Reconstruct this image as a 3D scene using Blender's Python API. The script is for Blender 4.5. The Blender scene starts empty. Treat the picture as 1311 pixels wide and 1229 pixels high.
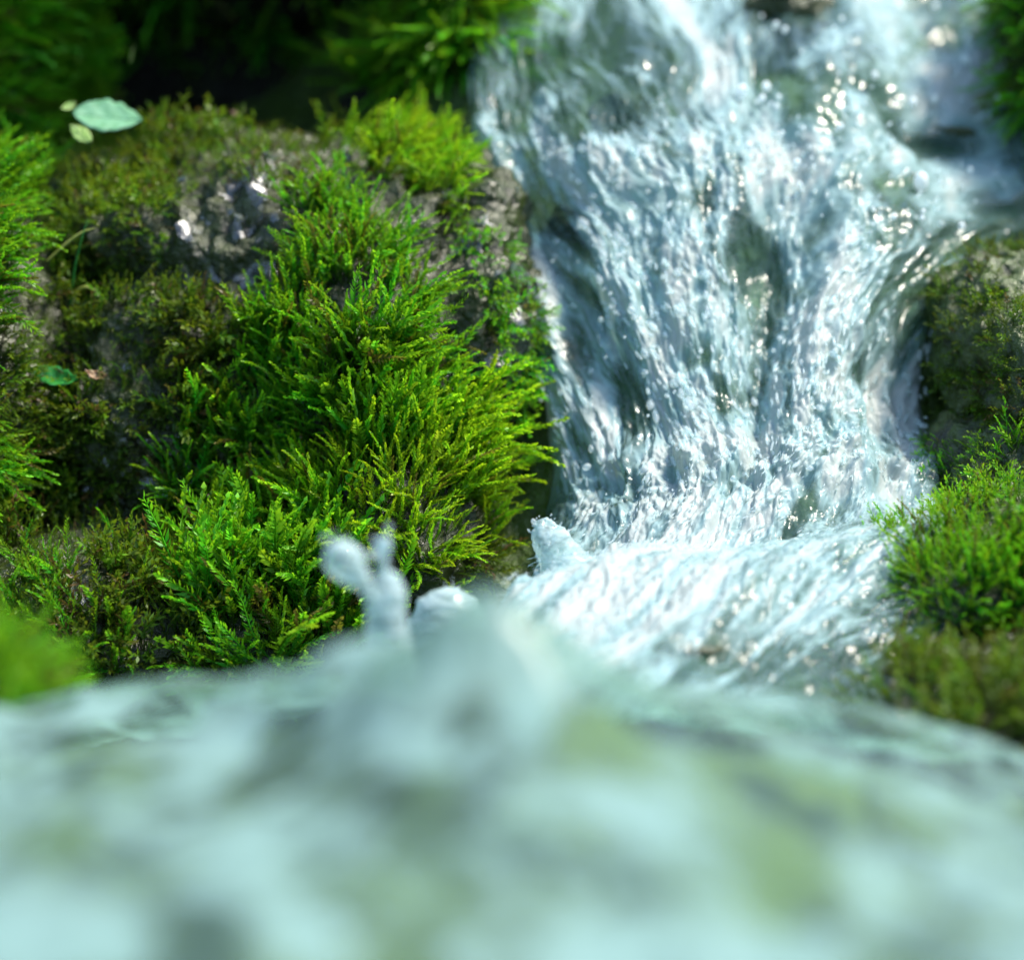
import bpy, bmesh, math, random
import numpy as np
from mathutils import Vector, Matrix
from mathutils.bvhtree import BVHTree

rng = np.random.default_rng(7)
random.seed(7)
S = bpy.context.scene
COL = S.collection

# ------------------------------------------------------------------ camera
TH = math.radians(8.0)            # camera looks 8 degrees down
DF = 1.25                         # metres to the plane in focus
K = 0.52 / 1311 / 1.25            # tangent per photograph pixel
CAM = np.array([0.0, -DF * math.cos(TH), DF * math.sin(TH)])
AX = np.array([0.0, math.cos(TH), -math.sin(TH)])
UP = np.array([0.0, math.sin(TH), math.cos(TH)])
cd = bpy.data.cameras.new('camera')
cam = bpy.data.objects.new('camera', cd)
COL.objects.link(cam)
cam.location = CAM
cam.rotation_euler = (math.pi / 2 - TH, 0, 0)
cd.sensor_width = 36
cd.lens = 36 / (2 * 655.5 * K)
cd.clip_start = 0.01
cd.clip_end = 200
cd.dof.use_dof = True
cd.dof.focus_distance = 1.235
cd.dof.aperture_fstop = 3.2
S.camera = cam

# ------------------------------------------------------------------ world, sun, exposure
SUN_EL, SUN_AZ = math.radians(60), math.radians(88)   # azimuth clockwise from +Y (away from the camera), so the sun stands high to the right of the fall
w = bpy.data.worlds.new('World')
S.world = w
w.use_nodes = True
nt = w.node_tree
sky = nt.nodes.new('ShaderNodeTexSky')
sky.sky_type = 'NISHITA'
sky.sun_disc = False
sky.sun_elevation = SUN_EL
sky.sun_rotation = SUN_AZ
bg = nt.nodes['Background']
bg.inputs['Strength'].default_value = 0.15
nt.links.new(sky.outputs['Color'], bg.inputs['Color'])
sd = bpy.data.lights.new('sun', 'SUN')
sd.energy = 3.4
sd.angle = math.radians(10)
sd.color = (1.0, 0.91, 0.78)
sun = bpy.data.objects.new('sun', sd)
COL.objects.link(sun)
dv = Vector((math.sin(SUN_AZ) * math.cos(SUN_EL), math.cos(SUN_AZ) * math.cos(SUN_EL), math.sin(SUN_EL)))
sun.rotation_euler = dv.to_track_quat('Z', 'Y').to_euler()
S.view_settings.view_transform = 'Standard'
S.view_settings.look = 'None'
S.view_settings.exposure = 1.5
S.view_settings.gamma = 1.0
S.view_settings.use_curve_mapping = False
S.render.engine = 'CYCLES'
S.cycles.use_denoising = True
S.cycles.max_bounces = 6
S.cycles.diffuse_bounces = 3
S.cycles.transparent_max_bounces = 12
S.cycles.caustics_reflective = False
S.cycles.caustics_refractive = False


# ------------------------------------------------------------------ helpers
def P(u, v, d):
    """a point of the place: seen at (u, v), d metres away along the camera axis"""
    u, v, d = np.broadcast_arrays(np.asarray(u, float), np.asarray(v, float), np.asarray(d, float))
    a = (u - 655.5) * K
    b = (614.5 - v) * K
    return CAM + d[..., None] * (AX + a[..., None] * np.array([1.0, 0, 0]) + b[..., None] * UP)


def proj(p):
    q = p - CAM
    d = q @ AX
    return 655.5 + q[..., 0] / d / K, 614.5 - (q @ UP) / d / K, d


def hash3(ix, iy, iz, seed):
    h = (ix.astype(np.int64) * 374761393 + iy.astype(np.int64) * 668265263 + iz.astype(np.int64) * 1274126177 + seed * 974634777) & 0xFFFFFFFF
    h = ((h ^ (h >> 13)) * 1103515245) & 0xFFFFFFFF
    h = ((h ^ (h >> 16)) * 2246822519) & 0xFFFFFFFF
    h = h ^ (h >> 15)
    return (h & 0xFFFFFF) / float(0x7FFFFF) - 1.0


def vnoise(p, seed=0):
    f = np.floor(p)
    i = f.astype(np.int64)
    t = p - f
    t = t * t * t * (t * (t * 6 - 15) + 10)
    r = 0
    for dx in (0, 1):
        wx = t[:, 0] if dx else 1 - t[:, 0]
        for dy in (0, 1):
            wy = t[:, 1] if dy else 1 - t[:, 1]
            for dz in (0, 1):
                wz = t[:, 2] if dz else 1 - t[:, 2]
                r = r + wx * wy * wz * hash3(i[:, 0] + dx, i[:, 1] + dy, i[:, 2] + dz, seed)
    return r


def fbm(p, octs=4, gain=0.5, seed=0):
    a, s, r = 1.0, 1.0, 0
    for o in range(octs):
        r = r + a * vnoise(p * s + 17.3 * o, seed + o)
        a *= gain
        s *= 2.03
    return r


def tps(X, Y, smooth=1e-6):
    """thin plate spline through points X (n,2) with values Y (n,m)"""
    X = np.asarray(X, float)
    Y = np.asarray(Y, float)
    if Y.ndim == 1:
        Y = Y[:, None]
    n = len(X)

    def U(A, B):
        r2 = ((A[:, None, :] - B[None]) ** 2).sum(-1)
        return r2 * np.log(r2 + 1e-12)
    M = np.zeros((n + 3, n + 3))
    M[:n, :n] = U(X, X) + np.eye(n) * smooth
    M[:n, n] = 1
    M[:n, n + 1:] = X
    M[n, :n] = 1
    M[n + 1:, :n] = X.T
    R = np.zeros((n + 3, Y.shape[1]))
    R[:n] = Y
    c = np.linalg.solve(M, R)

    def f(Q):
        Q = np.asarray(Q, float)
        out = np.empty((len(Q), Y.shape[1]))
        for k in range(0, len(Q), 40000):
            q = Q[k:k + 40000]
            out[k:k + 40000] = U(q, X) @ c[:n] + c[n] + q @ c[n + 1:]
        return out
    return f


def mesh(name, V, F, smooth=True, attrs=None, mats=()):
    """V (n,3), F an (m,k) int array or list of such arrays"""
    me = bpy.data.meshes.new(name)
    Fs = F if isinstance(F, list) else [F]
    Fs = [np.asarray(f, np.int64) for f in Fs if len(f)]
    V = np.asarray(V, np.float32)
    me.vertices.add(len(V))
    me.vertices.foreach_set('co', V.ravel())
    nl = sum(f.size for f in Fs)
    npol = sum(len(f) for f in Fs)
    me.loops.add(nl)
    me.polygons.add(npol)
    me.loops.foreach_set('vertex_index', np.concatenate([f.ravel() for f in Fs]).astype(np.int32))
    ls, st = [], 0
    for f in Fs:
        ls.append(st + np.arange(len(f)) * f.shape[1])
        st += f.size
    me.polygons.foreach_set('loop_start', np.concatenate(ls).astype(np.int32))
    me.update(calc_edges=True)
    if smooth:
        me.polygons.foreach_set('use_smooth', np.ones(npol, bool))
    for k, a in (attrs or {}).items():
        a = np.asarray(a, np.float32)
        if a.ndim == 1:
            at = me.attributes.new(k, 'FLOAT', 'POINT')
            at.data.foreach_set('value', a)
        else:
            at = me.attributes.new(k, 'FLOAT_VECTOR', 'POINT')
            at.data.foreach_set('vector', a.ravel())
    for m in mats:
        me.materials.append(m)
    me.validate()
    return me


def link(name, me, parent=None, label=None, cat=None, group=None, kind=None):
    o = bpy.data.objects.new(name, me)
    COL.objects.link(o)
    if parent is not None:
        o.parent = parent
    for k, x in (('label', label), ('category', cat), ('group', group), ('kind', kind)):
        if x:
            o[k] = x
    return o


def empty(name, loc, label, cat, group=None):
    o = link(name, None, None, label, cat, group)
    o.location = loc
    o.empty_display_size = 0.01
    return o


def grid_faces(nu, nv):
    i = np.arange(nu - 1)[:, None] * nv + np.arange(nv - 1)[None]
    i = i.ravel()
    return np.stack([i, i + nv, i + nv + 1, i + 1], 1)


# ------------------------------------------------------------------ materials
class NT:
    def __init__(s, name):
        s.m = bpy.data.materials.new(name)
        s.m.use_nodes = True
        s.t = s.m.node_tree
        s.t.nodes.clear()
        s.out = s.t.nodes.new('ShaderNodeOutputMaterial')

    def n(s, typ, **kw):
        x = s.t.nodes.new('ShaderNode' + typ)
        for k, v in kw.items():
            if k.startswith('_'):
                setattr(x, k[1:], v)
            else:
                key = int(k[1:]) if k[0] == 'i' and k[1:].isdigit() else k.replace('__', ' ')
                inp = x.inputs[key]
                if hasattr(v, 'is_output'):
                    s.t.links.new(v, inp)
                else:
                    inp.default_value = v
        return x

    def noise(s, vec, scale, detail=4, rough=0.55, dist=0.0):
        x = s.n('TexNoise', Scale=scale, Detail=detail, Roughness=rough, Distortion=dist)
        s.t.links.new(vec, x.inputs['Vector'])
        return x.outputs['Fac']

    def ramp(s, fac, stops):
        x = s.n('ValToRGB', Fac=fac)
        e = x.color_ramp.elements
        while len(e) < len(stops):
            e.new(0.5)
        for q, (p, c) in zip(e, stops):
            q.position = p
            q.color = (*c, 1) if len(c) == 3 else c
        return x.outputs['Color']

    def mixc(s, fac, a, b, mode='MIX'):
        x = s.n('Mix', _data_type='RGBA', _blend_type=mode)
        for key, v in ((0, fac), (6, a), (7, b)):
            if hasattr(v, 'is_output'):
                s.t.links.new(v, x.inputs[key])
            else:
                x.inputs[key].default_value = v if key == 0 else ((*v, 1) if len(v) == 3 else v)
        return x.outputs[2]

    def math(s, op, a, b=0.0, clamp=False):
        x = s.n('Math', _operation=op, _use_clamp=clamp)
        for k, v in ((0, a), (1, b)):
            if hasattr(v, 'is_output'):
                s.t.links.new(v, x.inputs[k])
            else:
                x.inputs[k].default_value = v
        return x.outputs[0]

    def smooth(s, v, lo, hi, a=0.0, b=1.0):
        x = s.n('MapRange', _interpolation_type='SMOOTHSTEP')
        s.t.links.new(v, x.inputs[0])
        x.inputs[1].default_value, x.inputs[2].default_value = lo, hi
        x.inputs[3].default_value, x.inputs[4].default_value = a, b
        return x.outputs[0]

    def attr(s, name):
        return s.n('Attribute', _attribute_name=name)

    def done(s, sh):
        s.t.links.new(sh, s.out.inputs['Surface'])
        return s.m


def rock_material(name, dark, mid, light, algae, algae_amt, wet=0.25, pits=220, coat=0.35):
    t = NT(name)
    co = t.n('TexCoord').outputs['Object']
    n1 = t.noise(co, 26, 6, 0.62, 0.6)
    n2 = t.noise(co, 95, 5, 0.65, 0.3)
    n3 = t.noise(co, 13, 4, 0.6, 0.8)
    c = t.ramp(n1, [(0.34, dark), (0.52, mid), (0.70, light)])
    c = t.mixc(t.smooth(n2, 0.5, 0.66, 0, 0.65), c, tuple(x * 0.35 for x in dark))
    am = t.math('MULTIPLY', t.smooth(n3, 0.62 - algae_amt * 0.3, 0.74 - algae_amt * 0.3), t.smooth(n2, 0.28, 0.5))
    ac = t.mixc(t.noise(co, 160, 3), tuple(x * 0.5 for x in algae), tuple(x * 1.35 for x in algae))
    c = t.mixc(am, c, ac)
    vo = t.n('TexVoronoi', Scale=pits)
    t.t.links.new(co, vo.inputs['Vector'])
    hgt = t.math('ADD', t.math('MULTIPLY', n2, 1.0), t.math('MULTIPLY', vo.outputs['Distance'], 0.25))
    hgt = t.math('ADD', hgt, t.math('MULTIPLY', t.noise(co, 420, 3), 0.10))
    bp = t.n('Bump', Strength=0.9, Distance=0.006, Height=hgt)
    ro = t.smooth(n1, 0.3, 0.7, wet + .12, wet + 0.42)
    b = t.n('BsdfPrincipled', Base__Color=c, Roughness=ro, Normal=bp.outputs[0])
    b.inputs['Specular IOR Level'].default_value = 0.4
    b.inputs['Coat IOR'].default_value = 1.5
    t.t.links.new(t.smooth(t.noise(co, 34, 3, .5, .5), .42, .58, coat * .25, coat), b.inputs['Coat Weight'])
    b.inputs['Coat Roughness'].default_value = 0.2
    t.t.links.new(bp.outputs[0], b.inputs['Coat Normal'])
    return t.done(b.outputs[0])


M_ROCK = rock_material('wet_rock', (0.004, 0.004, 0.002), (0.007, 0.006, 0.004), (0.019, 0.017, 0.013), (0.022, 0.036, 0.004), 1.1, 0.12)  # base darkened to stand in for shade on the left rock's face
M_RIM = rock_material('streaming_rock', (0.005, 0.007, 0.004), (0.012, 0.016, 0.009), (0.032, 0.036, 0.028), (0.045, 0.075, 0.012), 1.0, 0.16)
M_SOIL = rock_material('dark_soil', (0.003, 0.003, 0.002), (0.008, 0.007, 0.004), (0.016, 0.014, 0.010), (0.008, 0.013, 0.002), 0.5, 0.6, coat=.1)  # near-black so the hollow stays dark, part of its shade in this colour
M_BED = rock_material('stream_bed_rock', (0.012, 0.026, 0.008), (0.032, 0.06, 0.018), (0.07, 0.09, 0.035), (0.045, 0.085, 0.010), 1.3, 0.3, 120)


M_FLOOR = rock_material('mossy_stream_floor', (0.014, 0.030, 0.007), (0.045, 0.075, 0.016), (0.09, 0.11, 0.035), (0.08, 0.12, 0.010), 1.3, 0.4, 120, coat=.2)


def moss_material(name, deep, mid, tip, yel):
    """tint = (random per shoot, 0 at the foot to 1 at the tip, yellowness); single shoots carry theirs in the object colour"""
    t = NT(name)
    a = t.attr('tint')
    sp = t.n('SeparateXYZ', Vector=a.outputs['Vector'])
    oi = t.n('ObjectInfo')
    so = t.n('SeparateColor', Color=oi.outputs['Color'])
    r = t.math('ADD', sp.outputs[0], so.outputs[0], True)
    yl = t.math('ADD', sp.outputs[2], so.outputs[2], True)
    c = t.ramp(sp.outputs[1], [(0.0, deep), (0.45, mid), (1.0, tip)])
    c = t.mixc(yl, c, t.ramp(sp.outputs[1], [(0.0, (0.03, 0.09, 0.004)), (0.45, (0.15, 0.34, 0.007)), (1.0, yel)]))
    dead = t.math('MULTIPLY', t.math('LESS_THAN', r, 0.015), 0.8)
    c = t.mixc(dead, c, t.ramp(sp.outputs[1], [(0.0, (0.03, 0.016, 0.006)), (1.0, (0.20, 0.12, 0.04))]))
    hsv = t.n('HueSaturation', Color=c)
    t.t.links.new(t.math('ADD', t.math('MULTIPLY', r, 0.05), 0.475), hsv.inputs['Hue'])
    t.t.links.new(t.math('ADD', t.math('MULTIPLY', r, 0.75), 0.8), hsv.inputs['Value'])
    c = hsv.outputs[0]
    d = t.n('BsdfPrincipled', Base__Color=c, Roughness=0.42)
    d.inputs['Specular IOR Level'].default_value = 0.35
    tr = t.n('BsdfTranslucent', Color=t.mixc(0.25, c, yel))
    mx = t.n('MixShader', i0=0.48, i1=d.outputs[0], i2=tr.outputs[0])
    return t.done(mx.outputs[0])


M_MOSS = moss_material('bright_moss', (0.007, 0.038, 0.003), (0.048, 0.240, 0.006), (0.200, 0.490, 0.012), (0.450, 0.600, 0.010))
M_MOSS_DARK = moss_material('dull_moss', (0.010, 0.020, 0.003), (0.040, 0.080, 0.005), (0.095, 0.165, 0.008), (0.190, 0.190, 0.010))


def water_material(name, vec_attr, sx, sy, foam_col=(0.74, 0.87, 0.90), tint=(0.72, 0.88, 0.86), sharp=0.16, fine=1.0, gloss=1.0, turbid=.14, murk_col=None, sunlit_dense=None):
    """aerated water: clear where the attribute foam is low, white where it is high; vec_attr holds metres across and along the flow"""
    t = NT(name)
    a = t.attr(vec_attr).outputs['Vector']
    mp = t.n('Mapping', Vector=a)
    mp.inputs['Scale'].default_value = (sx, sy, 1)
    mv = mp.outputs[0]
    n1 = t.noise(mv, 1.0, 3, 0.5, 0.8)
    n2 = t.noise(mv, 2.6, 3, 0.5, 0.6)
    fo = t.attr('foam').outputs['Fac']
    calm = t.smooth(t.noise(mv, .32, 2, .5, .3), .36, .62, .35, 1.35)
    f = t.math('ADD', fo, t.math('MULTIPLY', t.math('MULTIPLY', t.math('SUBTRACT', n1, 0.5), 1.2), calm))
    f = t.math('ADD', f, t.math('MULTIPLY', t.math('MULTIPLY', t.math('SUBTRACT', n2, 0.5), 0.8 * fine), calm))
    fm = t.smooth(f, 0.5 - sharp - 0.12, 0.5 + sharp + 0.22, 0.0, 1.0)
    hgt = t.math('ADD', n1, t.math('MULTIPLY', n2, 0.6))
    bp = t.n('Bump', Strength=0.36, Distance=0.004, Height=hgt)
    N = bp.outputs[0]
    fr = t.n('Fresnel', IOR=1.33, Normal=N)
    gl = t.n('BsdfGlossy', Color=(1, 1, 1, 1), Roughness=0.18, Normal=N)
    tp = t.n('BsdfTransparent', Color=(*tint, 1))
    clear = t.n('MixShader', i0=t.math('MULTIPLY', fr.outputs[0], gloss), i1=tp.outputs[0], i2=gl.outputs[0])
    murk = t.n('BsdfDiffuse', Color=(murk_col or tuple(x * .74 for x in foam_col)) + (1,), Normal=N)
    clear = t.n('MixShader', i0=turbid, i1=clear.outputs[0], i2=murk.outputs[0])
    fc = t.mixc(t.smooth(n2, 0.3, 0.7), tuple(x * 0.8 for x in foam_col), foam_col)
    fc = t.mixc(t.smooth(fo, .72, 1.1), fc, sunlit_dense or foam_col)  # warmer tone in thick foam, partly sunlight on the basin put into colour
    di = t.n('BsdfPrincipled', Base__Color=fc, Roughness=0.36, Normal=N)
    di.inputs['IOR'].default_value = 1.33
    tl = t.n('BsdfTranslucent', Color=fc, Normal=N)
    fm_sh = t.n('MixShader', i0=0.45, i1=di.outputs[0], i2=tl.outputs[0])
    mx = t.n('MixShader', i0=fm, i1=clear.outputs[0], i2=fm_sh.outputs[0])
    return t.done(mx.outputs[0])


M_FALL = water_material('falling_water', 'flow', 58, 34, (0.40, 0.61, 0.64), sharp=.30, turbid=.12, murk_col=(.17, .34, .31), sunlit_dense=(.50, .58, .57))
M_POOL = water_material('rushing_water', 'flow', 40, 26, (0.26, 0.43, 0.41), (0.80, 0.94, 0.82), sharp=.20, gloss=.45, turbid=.12)


def spray_material():
    t = NT('white_spray')
    lw = t.n('LayerWeight', Blend=0.4)
    d = t.n('BsdfPrincipled', Base__Color=(0.82, 0.91, 0.94, 1), Roughness=0.12)
    d.inputs['IOR'].default_value = 1.33
    tl = t.n('BsdfTranslucent', Color=(0.82, 0.91, 0.94, 1))
    m = t.n('MixShader', i0=0.4, i1=d.outputs[0], i2=tl.outputs[0])
    tp = t.n('BsdfTransparent', Color=(0.92, 0.97, 0.97, 1))
    f = t.smooth(lw.outputs['Facing'], 0.0, 0.75, 0.42, 0.0)
    mx = t.n('MixShader', i0=f, i1=tp.outputs[0], i2=m.outputs[0])
    return t.done(mx.outputs[0])


M_SPRAY = spray_material()


def simple(name, c1, c2, scale=120, rough=0.4, transl=0.25, bump=0.2):
    t = NT(name)
    co = t.n('TexCoord').outputs['Object']
    n = t.noise(co, scale, 4)
    c = t.mixc(t.smooth(n, 0.35, 0.65), c1, c2)
    c = t.mixc(t.smooth(t.noise(co, scale * 1.7, 3, .6), .64, .74, 0, .75), c, (.16, .11, .03))
    bp = t.n('Bump', Strength=bump, Distance=0.001, Height=n)
    d = t.n('BsdfPrincipled', Base__Color=c, Roughness=rough, Normal=bp.outputs[0])
    tl = t.n('BsdfTranslucent', Color=c)
    m = t.n('MixShader', i0=transl, i1=d.outputs[0], i2=tl.outputs[0])
    return t.done(m.outputs[0])


# ------------------------------------------------------------------ water sheets (shape first, the ground follows them)
SS = [0, .25, .5, .75, 1]
ROWS = [
    (0.00, [(610, -70, 1.60), (770, -75, 1.575), (930, -70, 1.565), (1110, -70, 1.58), (1340, -60, 1.63)]),
    (0.14, [(615, 95, 1.47), (765, 90, 1.445), (920, 85, 1.435), (1090, 80, 1.455), (1330, 90, 1.52)]),
    (0.30, [(618, 235, 1.41), (770, 235, 1.372), (930, 240, 1.360), (1100, 232, 1.378), (1350, 255, 1.44)]),
    (0.45, [(668, 385, 1.365), (790, 390, 1.322), (930, 392, 1.318), (1060, 390, 1.320), (1205, 370, 1.365)]),
    (0.58, [(708, 525, 1.325), (815, 525, 1.285), (930, 520, 1.279), (1050, 520, 1.282), (1180, 520, 1.325)]),
    (0.68, [(728, 650, 1.285), (840, 632, 1.252), (950, 612, 1.247), (1060, 600, 1.250), (1200, 590, 1.275)]),
    (0.78, [(690, 720, 1.205), (820, 715, 1.190), (930, 700, 1.187), (1060, 685, 1.190), (1220, 668, 1.215)]),
    (0.88, [(650, 800, 1.12), (790, 800, 1.11), (910, 790, 1.11), (1040, 775, 1.125), (1220, 765, 1.15)]),
    (1.00, [(600, 900, 1.00), (740, 920, 0.99), (870, 910, 1.00), (1010, 895, 1.03), (1230, 880, 1.09)]),
]
cx, cy = [], []
for t_, r in ROWS:
    for s_, q in zip(SS, r):
        cx.append((s_, t_ * 1.6))
        cy.append(q)
_fall = tps(cx, cy)


def fall_point(s, t):
    q = _fall(np.stack([s, t * 1.6], 1))
    return P(q[:, 0], q[:, 1], q[:, 2])


_tt = np.linspace(0, 1, 101)
_ds = np.interp(_tt, [0, .12, .3, .45, .62, .72, .8, 1], [.25, .3, .2, .05, 0.0, -1.2, -3.2, -3.0])
_Sh = np.concatenate([[0], np.cumsum((_ds[1:] + _ds[:-1]) / 2 * 0.01)])


def shear(t):
    return np.interp(t, _tt, _Sh)


# lower stream: z over (x, y) through points of its surface
low_pts = [
    # far pool under the fall and behind the hump
    (600, 900, 1.06), (760, 905, 1.06), (900, 915, 1.05), (1040, 925, 1.04), (1180, 930, 1.04), (300, 935, 1.08), (60, 950, 1.10), (450, 900, 1.08),
    (560, 850, 1.20), (620, 830, 1.20), (200, 900, 1.25), (1330, 960, 1.05),
    # crest of the hump
    (-60, 905, .93), (60, 893, .93), (180, 884, .94), (290, 880, .92), (350, 858, .84), (410, 815, .77), (462, 878, .84), (545, 872, .80), (640, 792, .71), (720, 815, .72), (800, 852, .76),
    (900, 890, .79), (1010, 905, .82), (1110, 920, .86), (1200, 950, .87), (1290, 985, .86), (1400, 1000, .86),
    (-60, 945, .83), (60, 937, .83), (180, 930, .83), (290, 925, .82), (380, 905, .75), (650, 880, .70), (1050, 970, .77), (1200, 995, .78), (1320, 1025, .77),
    # near side of it
    (-100, 1010, .71), (150, 1000, .70), (400, 985, .69), (650, 985, .63), (900, 995, .67), (1150, 1040, .68), (1400, 1080, .68),
    (-100, 1240, .56), (250, 1240, .55), (655, 1240, .545), (1000, 1240, .55), (1400, 1240, .56),
]
lp = np.array([P(*q) for q in low_pts])
_low = tps(np.concatenate([lp[:, :2], [[-.5, -1.5], [0, -1.5], [.5, -1.5], [-.6, -.9], [.6, -.9], [-.6, -.3], [.6, -.3]]]) * 3,
           np.concatenate([lp[:, 2], [-.02, -.02, -.02, -.01, -.01, -.06, -.06]]), 3e-4)


def low_z(x, y):
    return _low(np.stack([x, y], 1) * 3)[:, 0]


# ------------------------------------------------------------------ ground: one sheet, fine near the fall
def ground():
    n = 300
    a = np.linspace(-1, 1, n)
    ax = 0.42 * a + 9.6 * np.sign(a) * np.abs(a) ** 7
    ay = -0.25 + 0.85 * a + 11 * np.sign(a) * np.abs(a) ** 7
    X, Y = np.meshgrid(ax, ay, indexing='ij')
    pts, zs = [], []
    for t_ in np.linspace(0, 1, 11):
        for s_ in (-.12, .1, .3, .5, .7, .9, 1.12):
            p = fall_point(np.array([s_]), np.array([t_]))[0]
            pts.append(p[:2])
            zs.append(p[2] - (0.040 if t_ < 0.9 else 0.05))
    q = lp[:, :2]
    pts += list(q)
    zs += list(lp[:, 2] - 0.028)
    for x, y, z in [(-.7, .1, -.1), (-1, 1, .35), (-.3, .75, .30), (0, 1.2, .55), (.6, 1.2, .6), (1, .6, .4), (.7, 0, -.02), (.8, -.8, .0), (-.8, -.8, -.02),
                    (0, -1.6, .0), (.5, -1.6, 0), (-.5, -1.6, 0), (-.35, .3, .02), (-.2, .35, .06), (-.2, .08, -.12), (-.35, .05, -.12)]:
        pts.append((x, y))
        zs.append(z)
    f = tps(np.array(pts) * 3, np.array(zs), 2e-3)
    x, y = X.ravel(), Y.ravel()
    r = np.maximum(np.abs(x) / 1.1, np.abs(y + .1) / 1.5)
    cxx, cyy = np.clip(x, -1.1, 1.1), np.clip(y, -1.6, 1.3)
    z = f(np.stack([cxx, cyy], 1) * 3)[:, 0]
    far = np.maximum(0, r - 1)
    z = z + np.clip(np.hypot(x - cxx, y - cyy), 0, 9) * (0.28 + 0.1 * np.sin(x))
    pp = np.stack([x, y, z], 1)
    z = z + 0.010 * fbm(pp * 16, 4, .55, 3) + 0.004 * fbm(pp * 60, 3, .6, 9) + 0.08 * np.clip(far, 0, 1) * fbm(pp * 1.4, 4, .5, 5)
    V = np.stack([x, y, z], 1)
    me = mesh('stream_bed', V, grid_faces(n, n), mats=[M_BED])
    o = link('stream_bed', me, kind='structure')
    return V


ground()


# ------------------------------------------------------------------ rocks: lumpy stones grown from overlapping ellipsoids
def ico(sub):
    bm = bmesh.new()
    bmesh.ops.create_icosphere(bm, subdivisions=sub, radius=1)
    V = np.array([v.co[:] for v in bm.verts])
    F = np.array([[v.index for v in f.verts] for f in bm.faces])
    bm.free()
    return V / np.linalg.norm(V, axis=1)[:, None], F


ICO = {k: ico(k) for k in (3, 4, 5, 6, 7)}


def rock(name, centre, ells, sub, mat, label, rough=1.0, seed=1, cat='rock', power=9, group=None):
    """ells: (u, v, d, half width px, half height px, half depth m)"""
    D, F = ICO[sub]
    c = P(*centre)
    acc = np.zeros(len(D))
    for (u, v, d, ru, rv, rd) in ells:
        e = P(u, v, d) - c
        R = np.array([ru * K * d, rd, rv * K * d])
        a = ((D / R) ** 2).sum(1)
        b = ((D / R) * (e / R)).sum(1)
        cc = ((e / R) ** 2).sum() - 1
        disc = b * b - a * cc
        t = np.where(disc > 0, (b + np.sqrt(np.maximum(disc, 0))) / a, 0)
        acc += np.maximum(t, 1e-5) ** power
    r = acc ** (1 / power)
    p = D * r[:, None]
    sc = np.median(r)
    n = 0.10 * fbm(p * 1.4 / sc + seed * 7.1, 3, .5, seed)
    q = p * 30 + seed * 3.3
    ridge = 1 - np.abs(fbm(q, 4, .55, seed + 3))
    dsp = n * sc + rough * (0.010 * (ridge - .6) + 0.0048 * fbm(p * 90, 3, .6, seed + 8) + 0.0012 * fbm(p * 260, 2, .6, seed + 9))
    V = D * (r + dsp)[:, None]
    me = mesh(name, V, F, mats=[mat])
    o = link(name, me, label=label, cat=cat, group=group)
    o.location = c
    return V + c, F


LEFT = rock('mossy_rock', (330, 560, 1.47), [
    (330, 590, 1.50, 390, 370, .21), (470, 460, 1.385, 150, 170, .105), (515, 660, 1.345, 120, 130, .105), (350, 800, 1.33, 170, 110, .105),
    (330, 310, 1.46, 310, 100, .13), (-60, 480, 1.38, 150, 250, .13), (610, 480, 1.43, 100, 260, .11), (100, 800, 1.32, 220, 130, .11)],
    7, M_ROCK, 'large wet brown rock under the bright moss left of the waterfall', 1.0, 4)
OVER = rock('overhanging_rock', (320, -210, 1.76), [
    (320, -150, 1.84, 340, 210, .26), (60, -150, 1.8, 220, 200, .2), (310, -330, 1.62, 400, 175, .24), (320, 110, 1.86, 420, 110, .16)],  # unseen upper lobe added to shade the hollow, low dark lobe covers lit ground
    6, M_SOIL, 'black shaded overhanging rock above the hollow at the top left', 1.0, 11)
BANK = rock('mossy_bank', (-60, 20, 1.66), [(-90, 20, 1.62, 140, 120, .16), (-50, 130, 1.58, 90, 80, .12)],
            5, M_SOIL, 'dark mossy bank in the top left corner beside the pale leaf', 1.0, 13)
KNOB = rock('mossy_outcrop', (595, 10, 1.56), [(595, 10, 1.56, 36, 130, .06), (520, 150, 1.60, 95, 48, .06)], 5, M_SOIL, 'mossy outcrop of rock between the black hollow and the top of the fall', .8, 17)  # low lobe added as dark fill where only shade lies behind the ledge
RB = rock('mossy_boulder', (1300, 440, 1.36), [(1300, 440, 1.36, 118, 118, .10), (1340, 520, 1.34, 130, 90, .10)],
          6, M_RIM, 'dark rounded boulder with thin moss at the right edge beside the fall', .8, 21)
RL = rock('bank_rock', (1320, 690, 1.27), [(1310, 730, 1.25, 205, 110, .11), (1240, 745, 1.23, 120, 72, .09), (1330, 600, 1.32, 160, 80, .09)],
          6, M_RIM, 'low wet bank rock under grassy moss right of the foaming basin', 1.0, 23)
RR = rock('ledge_rock', (1320, 900, 1.16), [(1310, 895, 1.13, 220, 90, .10), (1225, 930, 1.11, 140, 75, .09)],
          6, M_ROCK, 'brown wet ledge rock at the lower right corner of the stream', 1.0, 27)
RT = rock('mossy_rock', (1392, 40, 1.50), [(1392, 40, 1.50, 100, 150, .08)],
          5, M_SOIL, 'dark mossy rock in the top right corner behind the stream', 1.0, 29)
FG = rock('mossy_stone', (-50, 950, .95), [(-50, 950, .95, 105, 92, .06)],
          5, M_ROCK, 'small blurred stone with bright moss at the lower left edge', .6, 31)

M_STONE = rock_material('stream_stone_rock', (0.006, 0.010, 0.004), (0.016, 0.028, 0.009), (0.045, 0.052, 0.025), (0.026, 0.042, 0.006), 1.1, 0.15)
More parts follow.
